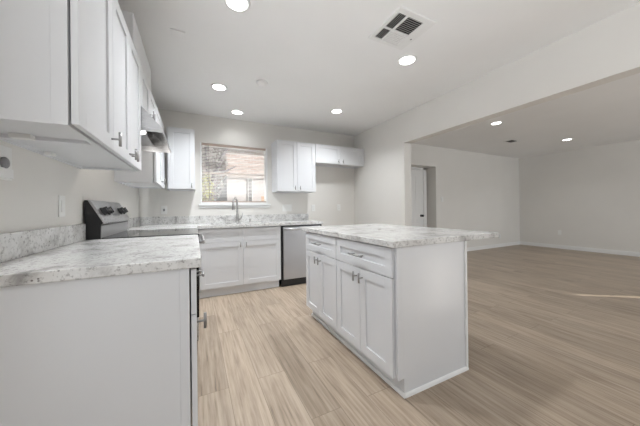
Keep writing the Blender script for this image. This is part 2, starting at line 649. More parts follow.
# ------------------------------------------------------------------ left upper cabinets
UF = -0.34                                           # front of the upper doors on the left wall
UZ0, UZ1 = 1.385, 2.175


def upper_left(name, label, y0, y1, z0, z1, doors, handles, group=None, front=UF, hz=None, end_stile=True, c0=None, c1=None):
    y0, y1 = c0 or y0, c1 or y1
    t = thing(name, label, 'cabinet', (XW, y0, z0), group)
    cf = front - 0.027
    bm = B()
    th = 0.018
    box(bm, XW, cf - 0.042 if end_stile else cf, y0 + (0.002 if end_stile else 0), y0 + th, z0, z1)      # side panels
    box(bm, XW, cf, y1 - th, y1, z0, z1)
    box(bm, XW, cf, y0 + th, y1 - th, z1 - th, z1)
    box(bm, XW, cf, y0 + th, y1 - th, z0 + 0.014, z0 + 0.03)     # bottom sits up inside the frame
    box(bm, XW, XW + 0.016, y0 + th, y1 - th, z0, z1 - th)
    box(bm, cf - 0.02, cf, y0 + th, y1 - th, z0, z0 + 0.04)
    if end_stile:
        box(bm, cf - 0.0405, cf + 0.001, y0 - 0.003, y0 + 0.02, z0, z1, 0.001)
    obj('body', bm, 'cab', t)
    for (a, b), h in zip(doors, handles):
        d = shaker('door', 'X+', front, a, b, z0 + 0.004, z1 - 0.004, t)
        if h is not None:
            tbar('X+', front, h, (z0 + 0.052) if hz is None else hz, d)
    return t


A = upper_left('wall_cabinet', 'nearest white wall cabinet on the left wall, one door, plain end panel facing the camera',
               1.10, 1.50, UZ0, UZ1, [(1.10, 1.50)], [1.468], c1=1.395)
bm = B()
box(bm, -0.615, -0.555, 1.345, 1.380, UZ0 - 0.003, UZ0 + 0.014, 0.002)
obj('mounting_bracket', bm, 'plastic', A)
Bc = upper_left('wall_cabinet', 'white two-door wall cabinet on the left wall just before the range hood',
                1.50, 2.20, UZ0, UZ1, [(1.50, 1.85), (1.85, 2.20)], [1.82, 1.88], end_stile=False, c0=1.395)
bm = B(); box(bm, XW + 0.017, XW + 0.05, 1.70, 1.74, UZ0 - 0.002, UZ0 + 0.014, 0.002); obj('mounting_bracket', bm, 'plastic', Bc)
upper_left('wall_cabinet', 'short white wall cabinet mounted directly above the range hood',
           2.215, 2.985, 1.862, UZ1, [(2.215, 2.60), (2.60, 2.985)], [2.565, 2.635], end_stile=False, hz=1.92)
bm = B()
box(bm, XW, UF, 1.97, 2.71, UZ1 + 0.002, 2.37, 0.006)
tag(obj('duct_cover', bm, 'cab', None, (XW, 1.97, UZ1)), 'plain white boxed duct cover sitting on top of the left wall cabinets above the hood', 'duct cover')
t = upper_left('wall_cabinet', 'white wall cabinet on the left wall just beyond the range hood',
               2.99, 3.80, UZ0, UZ1 + 0.01, [(2.99, 3.46)], [3.425], end_stile=False)
bm = B(); box(bm, UF - 0.03, UF - 0.002, 3.465, 3.80, UZ0, UZ1 + 0.01, 0.001); obj('filler_strip', bm, 'cab', t)
bm = B(); box(bm, -0.62, UF - 0.06, 3.05, 3.09, UZ0 + 0.001, UZ0 + 0.016, 0.002); obj('mounting_bracket', bm, 'cab_in', t)

# ------------------------------------------------------------------ back wall upper cabinets
BF = 3.80


def upper_back(name, label, x0, x1, z0, z1, doors, handles, hz, left_stile=True):
    t = thing(name, label, 'cabinet', (x0, YB, z0))
    cf = BF + 0.023
    th = 0.018
    bm = B()
    box(bm, x0, x0 + th, cf, YB, z0, z1)
    box(bm, x1 - th, x1, cf, YB, z0, z1)
    box(bm, x0 + th, x1 - th, cf, YB, z1 - th, z1)
    box(bm, x0 + th, x1 - th, cf, YB, z0 + 0.014, z0 + 0.03)
    box(bm, x0 + th, x1 - th, YB - 0.016, YB, z0, z1 - th)
    box(bm, x0 + th, x1 - th, cf, cf + 0.02, z0, z0 + 0.04)
    obj('body', bm, 'cab', t)
    for (a, b), h in zip(doors, handles):
        d = shaker('door', 'Y-', BF, a, b, z0 + 0.004, z1 - 0.004, t)
        tbar('Y-', BF, h, hz, d)
    return t


upper_back('wall_cabinet', 'single-door white wall cabinet in the corner left of the kitchen window',
           UF + 0.02, 0.008, UZ0, 2.195, [(UF + 0.035, 0.008)], [-0.03], 1.437)
upper_back('wall_cabinet', 'tall two-door white wall cabinet right of the kitchen window above the dishwasher',
           1.152, 1.805, UZ0, 2.192, [(1.152, 1.478), (1.478, 1.805)], [1.435, 1.521], 1.445)
t3 = upper_back('wall_cabinet', 'short wide two-door white wall cabinet over the empty refrigerator space',
                1.808, XR - 0.002, 1.878, 2.197, [(1.808, 2.285), (2.285, 2.735)], [2.24, 2.33], 1.925)
bm = B(); box(bm, 2.738, XR - 0.002, BF + 0.003, BF + 0.023, 1.878, 2.197, 0.001); obj('filler_strip', bm, 'cab', t3)

# ------------------------------------------------------------------ range hood
HY0, HY1 = 2.222, 2.982
hood = thing('range_hood', 'stainless steel under-cabinet range hood with its lamp lit', 'range hood', (XW, HY0, 1.69))
out = [(XW, 1.86), (-0.335, 1.86), (-0.30, 1.80), (-0.212, 1.72), (-0.208, 1.688), (XW, 1.688)]
bm = B()
box(bm, XW, -0.36, HY0, HY1, 1.845, 1.86)
prism(bm, [(-0.362, 1.86), (-0.335, 1.86), (-0.212, 1.722), (-0.207, 1.688), (-0.214, 1.688), (-0.219, 1.716), (-0.342, 1.848)], 'Y', HY0 + 0.004, HY1 - 0.004)
box(bm, XW, XW + 0.012, HY0, HY1, 1.688, 1.845)
for y0, y1 in ((HY0, HY0 + 0.004), (HY1 - 0.004, HY1)):
    prism(bm, [(XW, 1.86), (-0.335, 1.86), (-0.212, 1.722), (-0.207, 1.688), (XW, 1.688)], 'Y', y0, y1)
obj('shell', bm, 'steel', hood)
bm = B(); box(bm, XW + 0.014, -0.36, HY0 + 0.34, HY1 - 0.006, 1.745, 1.753); obj('grease_filter', bm, 'steel_dark', hood)
bm = B(); box(bm, XW + 0.014, -0.35, HY0 + 0.006, HY0 + 0.338, 1.742, 1.752); obj('lamp_panel', bm, 'steel', hood)
bm = B(); lathe(bm, (-0.385, HY0 + 0.22, 1.741), [(0.036, 0), (0.039, -0.006), (0.033, -0.018), (0.01, -0.024)], 20)
obj('lamp_lens', bm, 'lens', hood)
l = bpy.data.lights.new('hood_lamp', 'POINT'); l.energy = 1.2; l.shadow_soft_size = 0.03; l.color = (1, 0.95, 0.88)
lo = bpy.data.objects.new('hood_lamp', l); COL.objects.link(lo); lo.location = (-0.375, HY0 + 0.25, 1.68)

# ------------------------------------------------------------------ left counter, nearest
CF = 0.022                                           # front edge of the left counters
t = thing('countertop', 'nearest white granite countertop with a short backsplash on the left wall', 'countertop', (XW, 1.117, 0.876))
bm = B(); box(bm, XW, CF, 1.117, 2.222, 0.876, 0.914, 0.004); obj('slab', bm, 'granite', t)
bm = B(); box(bm, XW, XW + 0.02, 1.117, 2.218, 0.9142, 1.022, 0.002); obj('backsplash', bm, 'granite', t)

t = thing('base_cabinet', 'white base cabinet under the nearest left counter, blank end panel facing the camera', 'cabinet', (XW, 1.14, 0))
bm = B()
box(bm, XW + E_, -0.022, 1.135, 2.215, 0.105, 0.8755)
box(bm, XW + E_, -0.09, 1.137, 2.213, 0, 0.105)
box(bm, XW + E_, -0.055, 1.131, 1.136, 0.0, 0.8755)
box(bm, -0.055, -0.0215, 1.1285, 1.137, 0.0, 0.8755, 0.001)
obj('body', bm, 'cab', t)
for y0, y1 in ((1.135, 1.675), (1.675, 2.212)):
    d = shaker('drawer', 'X+', 0.004, y0, y1, 0.687, 0.868, t, stile=0.06)
    pull('X+', 0.004, (y0 + y1) / 2, 0.79, d, 0.13, 0.03)
d = shaker('door', 'X+', 0.004, 1.135, 1.675, 0.112, 0.684, t)
tbar('X+', 0.004, 1.19, 0.635, d)
d = shaker('door', 'X+', 0.004, 1.675, 2.212, 0.112, 0.684, t)
tbar('X+', 0.004, 2.165, 0.635, d)

# ------------------------------------------------------------------ range
RY0, RY1 = 2.226, 2.982
rg = thing('range', 'freestanding electric range with stainless back panel and black sides against the left wall', 'range', (XW, RY0, 0))
bm = B(); box(bm, XW + 0.01, -0.012, RY0, RY1, 0.06, 0.905)
for x in (-0.62, -0.07):
    for y in (RY0 + 0.05, RY1 - 0.05):
        sweep(bm, [(x, y, 0), (x, y, 0.062)], 0.018, 10)
obj('body', bm, 'black', rg)
bm = B(); box(bm, -0.575, 0.028, RY0, RY1, 0.905, 0.919, 0.003)
obj('cooktop', bm, 'glass_black', rg)
for x, y, r in ((-0.16, RY0 + 0.2, 0.11), (-0.16, RY1 - 0.2, 0.085), (-0.42, RY0 + 0.2, 0.085), (-0.42, RY1 - 0.2, 0.11)):
    bm = B()
    lp = [[bm.verts.new((x + q * math.cos(2 * math.pi * k / 36), y + q * math.sin(2 * math.pi * k / 36), 0.9193)) for k in range(36)] for q in (r, r - 0.003)]
    for k in range(36):
        bm.faces.new([lp[0][k], lp[0][(k + 1) % 36], lp[1][(k + 1) % 36], lp[1][k]])
    obj('burner_ring', bm, 'knob_grey', rg)
bm = B()
box(bm, -0.011, 0.026, RY0 + 0.004, RY1 - 0.004, 0.255, 0.875, 0.004)
od = obj('oven_door', bm, 'glass_black', rg)
bm = B()
for y in (RY0 + 0.06, RY1 - 0.06):
    sweep(bm, [(0.026, y, 0.845), (0.062, y, 0.845)], 0.009, 12)
sweep(bm, [(0.062, RY0 + 0.03, 0.845), (0.062, RY1 - 0.03, 0.845)], 0.0125, 16)
obj('handle', bm, 'steel', od)
bm = B(); box(bm, -0.011, 0.022, RY0 + 0.004, RY1 - 0.004, 0.07, 0.25, 0.004); obj('drawer', bm, 'steel', rg)
bm = B()
prism(bm, [(XW + 0.01, 0.905), (XW + 0.01, 1.180), (-0.648, 1.180), (-0.565, 1.022), (-0.58, 1.012), (-0.58, 0.905)], 'Y', RY0, RY1, 0.002)
bg = obj('backguard', bm, 'black', rg)
bm = B(); box(bm, -0.5805, -0.5765, RY0 + 0.003, RY1 - 0.003, 0.921, 1.002); obj('riser', bm, 'steel_dark', bg)
bm = B()
prism(bm, [(-0.650, 1.184), (-0.634, 1.181), (-0.551, 1.023), (-0.560, 1.015), (-0.566, 1.020)], 'Y', RY0 + 0.002, RY1 - 0.002, 0.0015)
cp = obj('control_panel', bm, 'steel', bg)
nrm = Vector((0.158, 0, 0.083)).normalized()
upd = Vector((-0.083, 0, 0.158)).normalized()
for y in (RY0 + 0.10, RY0 + 0.205, RY1 - 0.205, RY1 - 0.10):
    p0 = Vector((-0.5925, y, 1.102))
    bm = B()
    sweep(bm, [p0 - nrm * 0.002, p0 + nrm * 0.006, p0 + nrm * 0.007, p0 + nrm * 0.028, p0 + nrm * 0.031], [0.031, 0.031, 0.026, 0.024, 0.019], 20)
    a = p0 + nrm * 0.030
    sweep(bm, [a - upd * 0.024, a + upd * 0.024], 0.007, 8)
    obj('knob', bm, 'knob_black', rg)
bm = B()
q = [Vector((-0.5925, 0, 1.102)) + upd * s for s in (-0.035, 0.035)]
prism(bm, [((q[0] + nrm * 0.0).x, (q[0]).z), ((q[1]).x, q[1].z), ((q[1] + nrm * 0.0035).x, (q[1] + nrm * 0.0035).z), ((q[0] + nrm * 0.0035).x, (q[0] + nrm * 0.0035).z)], 'Y', RY0 + 0.29, RY1 - 0.29)
obj('display', bm, 'steel_dark', cp)

# ------------------------------------------------------------------ L-shaped back counter, sink, base cabinets
BY = 3.44                                            # front edge of the back counter
SX0, SX1, SXM0, SXM1 = 0.20, 0.93, 0.555, 0.59       # the two bowls
SY_0, SY_1 = 3.53, 3.93
t = thing('countertop', 'L-shaped white granite countertop under the kitchen window holding the sink', 'countertop', (XW, BY, 0.876))
bm = B()
Z0, Z1 = 0.876, 0.914
box(bm, XW, CF, 2.986, BY, Z0, Z1, 0.003)
box(bm, XW, SX0, BY, YB, Z0, Z1, 0)
box(bm, SX1, 1.752, BY, YB, Z0, Z1, 0)
box(bm, SX0, SX1, BY, SY_0, Z0, Z1, 0)
box(bm, SX0, SX1, SY_1, YB, Z0, Z1, 0)
box(bm, SXM0, SXM1, SY_0, SY_1, Z0, Z1, 0)
obj('slab', bm, 'granite', t)
bm = B(); box(bm, XW + 0.021, 1.80, YB - 0.02, YB, Z1 + 0.0002, 1.022, 0.002); obj('backsplash', bm, 'granite', t)
bm = B(); box(bm, XW, XW + 0.02, 2.988, YB, Z1 + 0.0002, 1.022, 0.002); obj('backsplash', bm, 'granite', t)

snk = thing('sink', 'stainless steel double-bowl sink set into the granite below the window', 'sink', (SX0, SY_0, 0.70))
for x0, x1 in ((SX0, SXM0), (SXM1, SX1)):
    bm = B()
    e = 0.006
    box(bm, x0 - e, x1 + e, SY_0 - e, SY_1 + e, 0.70, 0.704)
    box(bm, x0 - e, x0 - 0.001, SY_0 - e, SY_1 + e, 0.704, 0.8755)
    box(bm, x1 + 0.001, x1 + e, SY_0 - e, SY_1 + e, 0.704, 0.8755)
    box(bm, x0 - 0.001, x1 + 0.001, SY_0 - e, SY_0 - 0.001, 0.704, 0.8755)
    box(bm, x0 - 0.001, x1 + 0.001, SY_1 + 0.001, SY_1 + e, 0.704, 0.8755)
    bw = obj('bowl', bm, 'steel', snk)
    bm = B(); lathe(bm, ((x0 + x1) / 2, 3.74, 0.704), [(0.045, 0), (0.045, 0.003), (0.03, 0.003), (0.028, 0.001)], 20); obj('drain', bm, 'steel_dark', bw)

fc = thing('faucet', 'tall gooseneck pull-down kitchen faucet behind the sink', 'faucet', (0.58, 4.01, 0.914))
bm = B(); lathe(bm, (0.58, 4.01, 0.9145), [(0.03, 0), (0.03, 0.006), (0.025, 0.012), (0.024, 0.05), (0.021, 0.11), (0.0155, 0.135), (0.0145, 0.14)], 24); obj('base', bm, 'faucet', fc)
bm = B()
pts = [(0.58, 4.01, 1.05), (0.58, 4.01, 1.17)]
ctr = Vector((0.58 - 0.036, 4.01 - 0.06, 1.205))
dv = Vector((0.036, 0.06, 0))
for k in range(0, 13):
    a = math.pi * k / 12
    pts.append(tuple(ctr + dv * math.cos(a) + Vector((0, 0, 0.075)) * math.sin(a)))
sweep(bm, pts, 0.0135, 16)
obj('spout', bm, 'faucet', fc)
bm = B()
ex, ey = ctr.x - dv.x, ctr.y - dv.y
lathe(bm, (ex, ey, 1.205), [(0.0145, 0.0), (0.0155, -0.02), (0.0175, -0.05), (0.022, -0.09), (0.022, -0.102), (0.012, -0.104)], 20); obj('spray_head', bm, 'faucet', fc)
bm = B(); sweep(bm, [(0.60, 4.01, 0.965), (0.632, 4.01, 0.965)], 0.0125, 14)
sweep(bm, [(0.630, 4.01, 0.965), (0.645, 4.005, 1.0), (0.66, 4.0, 1.06)], [0.0075, 0.006, 0.004], 12)
obj('lever', bm, 'faucet', fc)
bm = B(); lathe(bm, (0.775, 4.03, 0.9145), [(0.022, 0), (0.022, 0.004), (0.017, 0.008), (0.017, 0.045), (0.014, 0.052), (0.004, 0.054)], 20)
tag(obj('air_gap', bm, 'faucet', None, (0.775, 4.03, 0.9145)), 'small metal cap on the counter right of the faucet', 'sink air gap')

t = thing('base_cabinet', 'white sink base cabinet with two doors and two false drawer fronts under the window', 'cabinet', (0.05, 3.47, 0))
bm = B()
FX0, FX1 = 0.045, 1.092
box(bm, FX0, FX1, 3.486, YB - E_, 0.105, 0.69)
box(bm, FX0, FX1, 3.486, 3.515, 0.69, 0.8755)
box(bm, FX0, FX0 + 0.018, 3.515, YB - E_, 0.69, 0.8755)
box(bm, FX1 - 0.018, FX1, 3.515, YB - E_, 0.69, 0.8755)
obj('body', bm, 'cab', t)
bm = B(); box(bm, FX0 - 0.06, FX1 - 0.02, 3.515, 3.56, 0, 0.105); obj('toe_kick', bm, 'cab', t)
for a, b in ((FX0 + 0.003, 0.572), (0.572, FX1 - 0.004)):
    shaker('drawer_front', 'Y-', 3.465, a, b, 0.690, 0.866, t, stile=0.055)
for a, b, h in ((FX0 + 0.003, 0.572, 0.535), (0.572, FX1 - 0.004, 0.609)):
    d = shaker('door', 'Y-', 3.465, a, b, 0.112, 0.689, t)
    tbar('Y-', 3.465, h, 0.648, d, 0.06)
t = thing('base_cabinet', 'white base cabinet in the corner between the range and the sink cabinet', 'cabinet', (XW, 2.99, 0))
bm = B(); box(bm, XW + E_, -0.022, 2.99, YB - E_, 0.105, 0.8755); box(bm, XW + E_, -0.09, 2.992, YB - E_, 0, 0.105); obj('body', bm, 'cab', t)
d = shaker('drawer', 'X+', 0.0, 2.992, 3.42, 0.70, 0.866, t, stile=0.045); pull('X+', 0.0, 3.2, 0.785, d, 0.13)
d = shaker('door', 'X+', 0.0, 2.992, 3.42, 0.112, 0.692, t); tbar('X+', 0.0, 3.38, 0.64, d)

# dishwasher
dw = thing('dishwasher', 'stainless steel dishwasher with a black kick plate right of the sink cabinet', 'dishwasher', (1.10, 3.46, 0))
bm = B()
box(bm, 1.098, 1.742, 3.475, 4.08, 0.03, 0.872)
box(bm, 1.10, 1.72, 3.49, 3.52, 0.0, 0.10)
obj('body', bm, 'black', dw)
bm = B(); box(bm, 1.121, 1.712, 3.447, 3.474, 0.105, 0.852, 0.004); dd = obj('door', bm, 'steel_door', dw)
bm = B()
for x in (1.15, 1.66):
    sweep(bm, [(x, 3.447, 0.822), (x, 3.408, 0.822)], 0.009, 12)
sweep(bm, [(1.135, 3.408, 0.822), (1.69, 3.408, 0.822)], 0.012, 16)
obj('handle', bm, 'steel', dd)

# ------------------------------------------------------------------ island
IF = 1.022
bm = B(); box(bm, 1.008, 2.035, 1.105, 2.52, 0.876, 0.914, 0.004)
tag(obj('countertop', bm, 'granite', None, (1.008, 1.105, 0.876)), 'rectangular white granite countertop on the kitchen island', 'countertop')


def island_cab(label, y0, y1):
    t = thing('base_cabinet', label, 'cabinet', (IF, y0, 0))
    bm = B()
    box(bm, IF + 0.023, 1.632, y0, y1, 0.105, 0.8755)
    obj('body', bm, 'cab', t)
    bm = B(); box(bm, 1.092, 1.63, y0 + 0.001, y1 - 0.001, 0, 0.105)
    obj('toe_kick', bm, 'cab', t)
    d = shaker('drawer', 'X-', IF, y0 + 0.002, y1 - 0.002, 0.694, 0.870, t, stile=0.06)
    pull('X-', IF, (y0 + y1) / 2 + 0.01, 0.782, d)
    ym = (y0 + y1) / 2
    for a, b, h in ((y0 + 0.002, ym, ym - 0.034), (ym, y1 - 0.002, ym + 0.034)):
        d = shaker('door', 'X-', IF, a, b, 0.112, 0.693, t)
        tbar('X-', IF, h, 0.632, d)
    return t


island_cab('island base cabinet nearest the camera, white with a wide drawer over two doors', 1.1345, 1.783)
island_cab('island base cabinet farther from the camera, white with a narrow drawer near the dishwasher', 1.783, 2.41)
t = thing('end_panel', 'white end panel closing the near end of the island with base molding', 'panel', (1.045, 1.115, 0))
bm = B()
prism(bm, [(1.045, 0.105), (1.045, 0.8755), (1.648, 0.8755), (1.648, 0.0), (1.092, 0.0), (1.092, 0.105)], 'Y', 1.119, 1.134)
box(bm, 1.0425, 1.075, 1.1165, 1.1345, 0.105, 0.8755, 0.001)
obj('panel', bm, 'cab', t)
bm = B(); prism(bm, [(1.104, 0.0), (1.1185, 0.0), (1.1185, 0.02), (1.112, 0.0185), (1.106, 0.012)], 'X', 1.09, 1.662); obj('base_molding', bm, 'trim', t)
bm = B(); box(bm, 1.6485, 1.664, 1.108, 1.125, 0.0, 0.8755, 0.002); obj('corner_trim', bm, 'trim', t)
bm = B(); prism(bm, [(1.078, 0.0), (1.0915, 0.0), (1.0915, 0.02), (1.085, 0.0185), (1.08, 0.012)], 'Y', 1.106, 2.41)
tag(obj('toe_molding', bm, 'trim', None, (1.09, 1.115, 0)), 'thin white quarter-round molding on the floor along the island toe kick', 'molding')
bm = B(); box(bm, 1.6335, 1.648, 1.136, 2.41, 0.0, 0.8755)
tag(obj('back_panel', bm, 'cab', None, (1.64, 1.136, 0)), 'white back panel of the island facing the living room', 'panel')

# ------------------------------------------------------------------ window blind
bl = thing('window_blind', 'white horizontal slat blind lowered and open in the kitchen window', 'blind', (WX0, YB + 0.035, WZ1))
bm = B(); box(bm, WX0 + 0.018, WX1 - 0.018, YB + 0.012, YB + 0.05, WZ1 - 0.03, WZ1 - 0.001, 0.002); obj('head_rail', bm, 'blind_rail', bl)
bm = B()
z = WZ1 - 0.05
while z > WZ0 + 0.04:
    yc, hw, tl = YB + 0.031, 0.0125, math.radians(-14)
    dy, dz = hw * math.cos(tl), hw * math.sin(tl)
    prev = None
    for k in range(-2, 3):
        f = k / 2
        yy, zz = yc + dy * f, z + dz * f + 0.0015 * (1 - f * f)
        cur = (bm.verts.new((WX0 + 0.018, yy, zz)), bm.verts.new((WX1 - 0.018, yy, zz)))
        if prev:
            bm.faces.new([prev[0], prev[1], cur[1], cur[0]])
        prev = cur
    z -= 0.0225
bmesh.ops.solidify(bm, geom=bm.faces[:], thickness=0.0006)
obj('slats', bm, 'blind', bl)
bm = B(); box(bm, WX0 + 0.018, WX1 - 0.018, YB + 0.02, YB + 0.044, WZ0 + 0.027, WZ0 + 0.043, 0.002); obj('bottom_rail', bm, 'blind_rail', bl)
bm = B(); sweep(bm, [(0.197, YB + 0.008, WZ1 - 0.03), (0.197, YB + 0.004, 1.28)], 0.004, 8); obj('tilt_wand', bm, 'wand', bl)

# ------------------------------------------------------------------ electrical devices


def plate(name, label, cat, fd, face, u, z, w=0.072, h=0.117, gangs=1, kind='outlet', dark=False, group=None):
    mp = mapper(fd, face)
    t = thing(name, label, cat, mp(u, -0.001, z), group)
    bm = B(); mbox(bm, mp, u - w / 2, u + w / 2, -0.007, -0.0002, z - h / 2, z + h / 2, 0.002); obj('cover_plate', bm, 'plastic', t)
    n = gangs
    for i in range(n):
        uc = u + (i - (n - 1) / 2) * 0.046
        if kind == 'outlet':
            for dz in (-0.02, 0.02):
                bm = B(); mbox(bm, mp, uc - 0.016, uc + 0.016, -0.0095, -0.007, z + dz - 0.014, z + dz + 0.014, 0.001); s = obj('socket', bm, 'plastic', t)
                bm = B()
                for du in (-0.006, 0.006):
                    mbox(bm, mp, uc + du - 0.0013, uc + du + 0.0013, -0.0099, -0.0095, z + dz - 0.002, z + dz + 0.007)
                obj('slots', bm, 'slot', s)
        else:
            bm = B(); mbox(bm, mp, uc - 0.016, uc + 0.016, -0.011, -0.007, z - 0.033, z + 0.033, 0.002); obj('rocker', bm, 'plastic', t)
    return t


plate('wall_switch', 'white light switch on the left wall just before the range', 'light switch', 'X+', XW, 1.925, 1.135, 0.072, 0.12, kind='switch')
pa = plate('wall_outlet', 'white outlet with a dark center on the back wall left of the window', 'outlet', 'Y-', YB, -0.382, 1.113)
bm = B(); box(bm, -0.394, -0.370, YB - 0.013, YB - 0.0095, 1.100, 1.128, 0.002); obj('reset_button', bm, 'knob_grey', pa)
plate('wall_outlet', 'wide white double plate above the backsplash under the tall cabinet', 'outlet', 'Y-', YB, 1.412, 1.128, 0.165, 0.117, gangs=3, kind='switch')
plate('wall_outlet', 'white outlet on the back wall just right of the counter end', 'outlet', 'Y-', YB, 1.902, 1.123)
plate('wall_outlet', 'white outlet on the back wall in the empty refrigerator space near the corner', 'outlet', 'Y-', YB, 2.431, 1.128)
plate('wall_switch', 'white light switch on the living room wall right of the door recess', 'light switch', 'Y-', YL, 5.22, 1.30, kind='switch')
plate('wall_outlet', 'white outlet low on the living room wall straight behind the island tip', 'outlet', 'Y-', YL, 7.53, 0.30)
pm = mapper('X-', XL)
t = thing('wall_outlet', 'white outlet low on the far right living room wall', 'outlet', (XL, 3.17, 0.42))
bm = B(); box(bm, XL - 0.007, XL, 3.134, 3.206, 0.36, 0.48, 0.002); obj('cover_plate', bm, 'plastic', t)
for dz in (-0.02, 0.02):
    bm = B(); box(bm, XL - 0.01, XL - 0.007, 3.154, 3.186, 0.42 + dz - 0.014, 0.42 + dz + 0.014, 0.001); obj('socket', bm, 'plastic', t)
# device at the left picture edge
t = thing('wall_plate', 'white wall plate with a round grey plug at the far left above the nearest counter', 'wall plate', (XW, 1.38, 1.27))
bm = B(); box(bm, XW, XW + 0.006, 1.33, 1.49, 1.232, 1.365, 0.002); obj('cover_plate', bm, 'plastic', t)
bm = B(); lathe(bm, (XW + 0.006, 1.435, 1.298), [(0.022, 0), (0.023, 0.006), (0.019, 0.010), (0.008, 0.011)], 24, 'X'); obj('round_plug', bm, 'knob_grey', t)
bm = B(); box(bm, XW + 0.006, XW + 0.013, 1.34, 1.484, 1.240, 1.278, 0.002); obj('adapter', bm, 'trim', t)

# ------------------------------------------------------------------ ceiling things


def downlight(label, x, y, power, group, r=0.071):
    t = thing('recessed_light', label, 'ceiling light', (x, y, ZC), group)
    bm = B()
    lathe(bm, (x, y, ZC), [(r + 0.018, 0), (r + 0.016, -0.006), (r + 0.002, -0.008), (r - 0.002, -0.005), (r - 0.004, -0.002)], 40)
    obj('trim_ring', bm, 'trim', t)
    bm = B(); lathe(bm, (x, y, ZC - 0.004), [(r - 0.002, 0), (r - 0.003, -0.003), (r - 0.01, -0.005)], 40)
    obj('lens', bm, 'lens', t)
    a = area('lamp', (x, y, ZC - 0.012), (0, 0, -1), 0.14, 0.14, power, (0.93, 0.967, 1.0), 'DISK', 130)
    return t


KG = 'round recessed lights in the kitchen ceiling'
LG = 'round recessed lights in the living room ceiling'
downlight('lit recessed ceiling light cut off by the top edge of the photo', 0.271, 1.786, LAMP_KITCHEN * 0.83, KG)
downlight('lit recessed ceiling light above the range side, left of the smoke detector', 0.264, 3.114, LAMP_KITCHEN * 1.5, KG)
downlight('lit recessed ceiling light closest to the kitchen window, above the sink', 0.562, 3.804, LAMP_KITCHEN * 0.1, KG)
downlight('lit recessed ceiling light nearest the short cabinet over the refrigerator space', 1.852, 3.169, LAMP_KITCHEN * 1.0, KG)
downlight('lit recessed ceiling light beside the square ceiling register', 1.832, 1.792, LAMP_KITCHEN * 0.4, KG)
downlight('lit recessed living room light nearest the wide opening, left one of the pair', 4.56, 2.5, LAMP_LIVING, LG)
downlight('lit recessed living room light farther in, right one of the pair', 7.085, 2.483, LAMP_LIVING, LG)

bm = B(); lathe(bm, (0.683, 2.80, ZC), [(0.062, 0), (0.062, -0.012), (0.052, -0.026), (0.02, -0.032)], 36)
tag(obj('smoke_detector', bm, 'ceiling', None, (0.683, 2.80, ZC)), 'small round white smoke detector in the middle of the kitchen ceiling', 'smoke detector')
bm = B(); box(bm, -0.155, -0.055, 2.26, 2.36, ZC - 0.010, ZC, 0.002)
tag(obj('blank_plate', bm, 'ceiling', None, (-0.1, 2.3, ZC)), 'square blank white cover plate on the ceiling near the left cabinets', 'cover plate')

# square ceiling register, four louvre quadrants
rx0, rx1, ry0, ry1 = 1.30, 1.66, 1.325, 1.69
t = thing('ceiling_register', 'large square white louvred air register in the kitchen ceiling', 'air vent', (1.48, 1.51, ZC))
bm = B()
fr = 0.032
zt = ZC - 0.012
lx0, lx1, ly0, ly1 = rx0 + 0.03, rx1 - 0.085, ry0 + 0.045, ry1 - 0.035
box(bm, rx0, rx1, ry0, ly0, zt, ZC, 0.002)
box(bm, rx0, rx1, ly1, ry1, zt, ZC, 0.002)
box(bm, rx0, lx0, ly0, ly1, zt, ZC, 0.002)
box(bm, lx1, rx1, ly0, ly1, zt, ZC, 0.002)
xm, ym = lx0 + 0.085, (ly0 + ly1) / 2 + 0.02
box(bm, xm - 0.007, xm + 0.007, ly0, ly1, zt, ZC, 0.001)
box(bm, xm + 0.007, lx1, ym - 0.007, ym + 0.007, zt, ZC, 0.001)
box(bm, lx0, xm - 0.007, ym - 0.007, ym + 0.007, zt, ZC, 0.001)
obj('frame', bm, 'trim', t)
bm = B(); box(bm, lx0, lx1, ly0, ly1, ZC - 0.0022, ZC - 0.0005); obj('backing', bm, 'gap', t)
bm = B(); lathe(bm, (rx1 - 0.035, 1.545, zt), [(0.006, 0), (0.006, -0.002), (0.002, -0.003)], 12); obj('screw', bm, 'slot', t)


def louvres(x0, x1, y0, y1, along, tilt):
    bm = B()
    n = 7
    span = (y1 - y0) if along == 'X' else (x1 - x0)
    n = max(3, round(span / 0.017))
    for i in range(n):
        c = (i + 0.5) / n * span
        a = 0.0062
        ca, sa = a * math.cos(tilt), a * math.sin(tilt)
        zc = ZC - 0.0075
        th = 0.0006
        pts = [(-ca, -abs(sa) * (1 if tilt > 0 else -1)), (ca, abs(sa) * (1 if tilt > 0 else -1))]
        if along == 'X':
            pr = [(y0 + c + pts[0][0], zc + pts[0][1] * 0.6), (y0 + c + pts[1][0], zc + pts[1][1] * 0.6), (y0 + c + pts[1][0], zc + pts[1][1] * 0.6 + th), (y0 + c + pts[0][0], zc + pts[0][1] * 0.6 + th)]
            prism(bm, pr, 'X', x0, x1)
        else:
            pr = [(x0 + c + pts[0][0], zc + pts[0][1] * 0.6), (x0 + c + pts[1][0], zc + pts[1][1] * 0.6), (x0 + c + pts[1][0], zc + pts[1][1] * 0.6 + th), (x0 + c + pts[0][0], zc + pts[0][1] * 0.6 + th)]
            prism(bm, pr, 'Y', y0, y1)
    return obj('louvres', bm, 'trim', t)


louvres(lx0, xm - 0.007, ly0, ly1, 'Y', math.radians(48))
louvres(xm + 0.007, lx1, ly0, ym - 0.007, 'X', math.radians(48))
louvres(xm + 0.007, lx1, ym + 0.007, ly1, 'X', math.radians(-40))

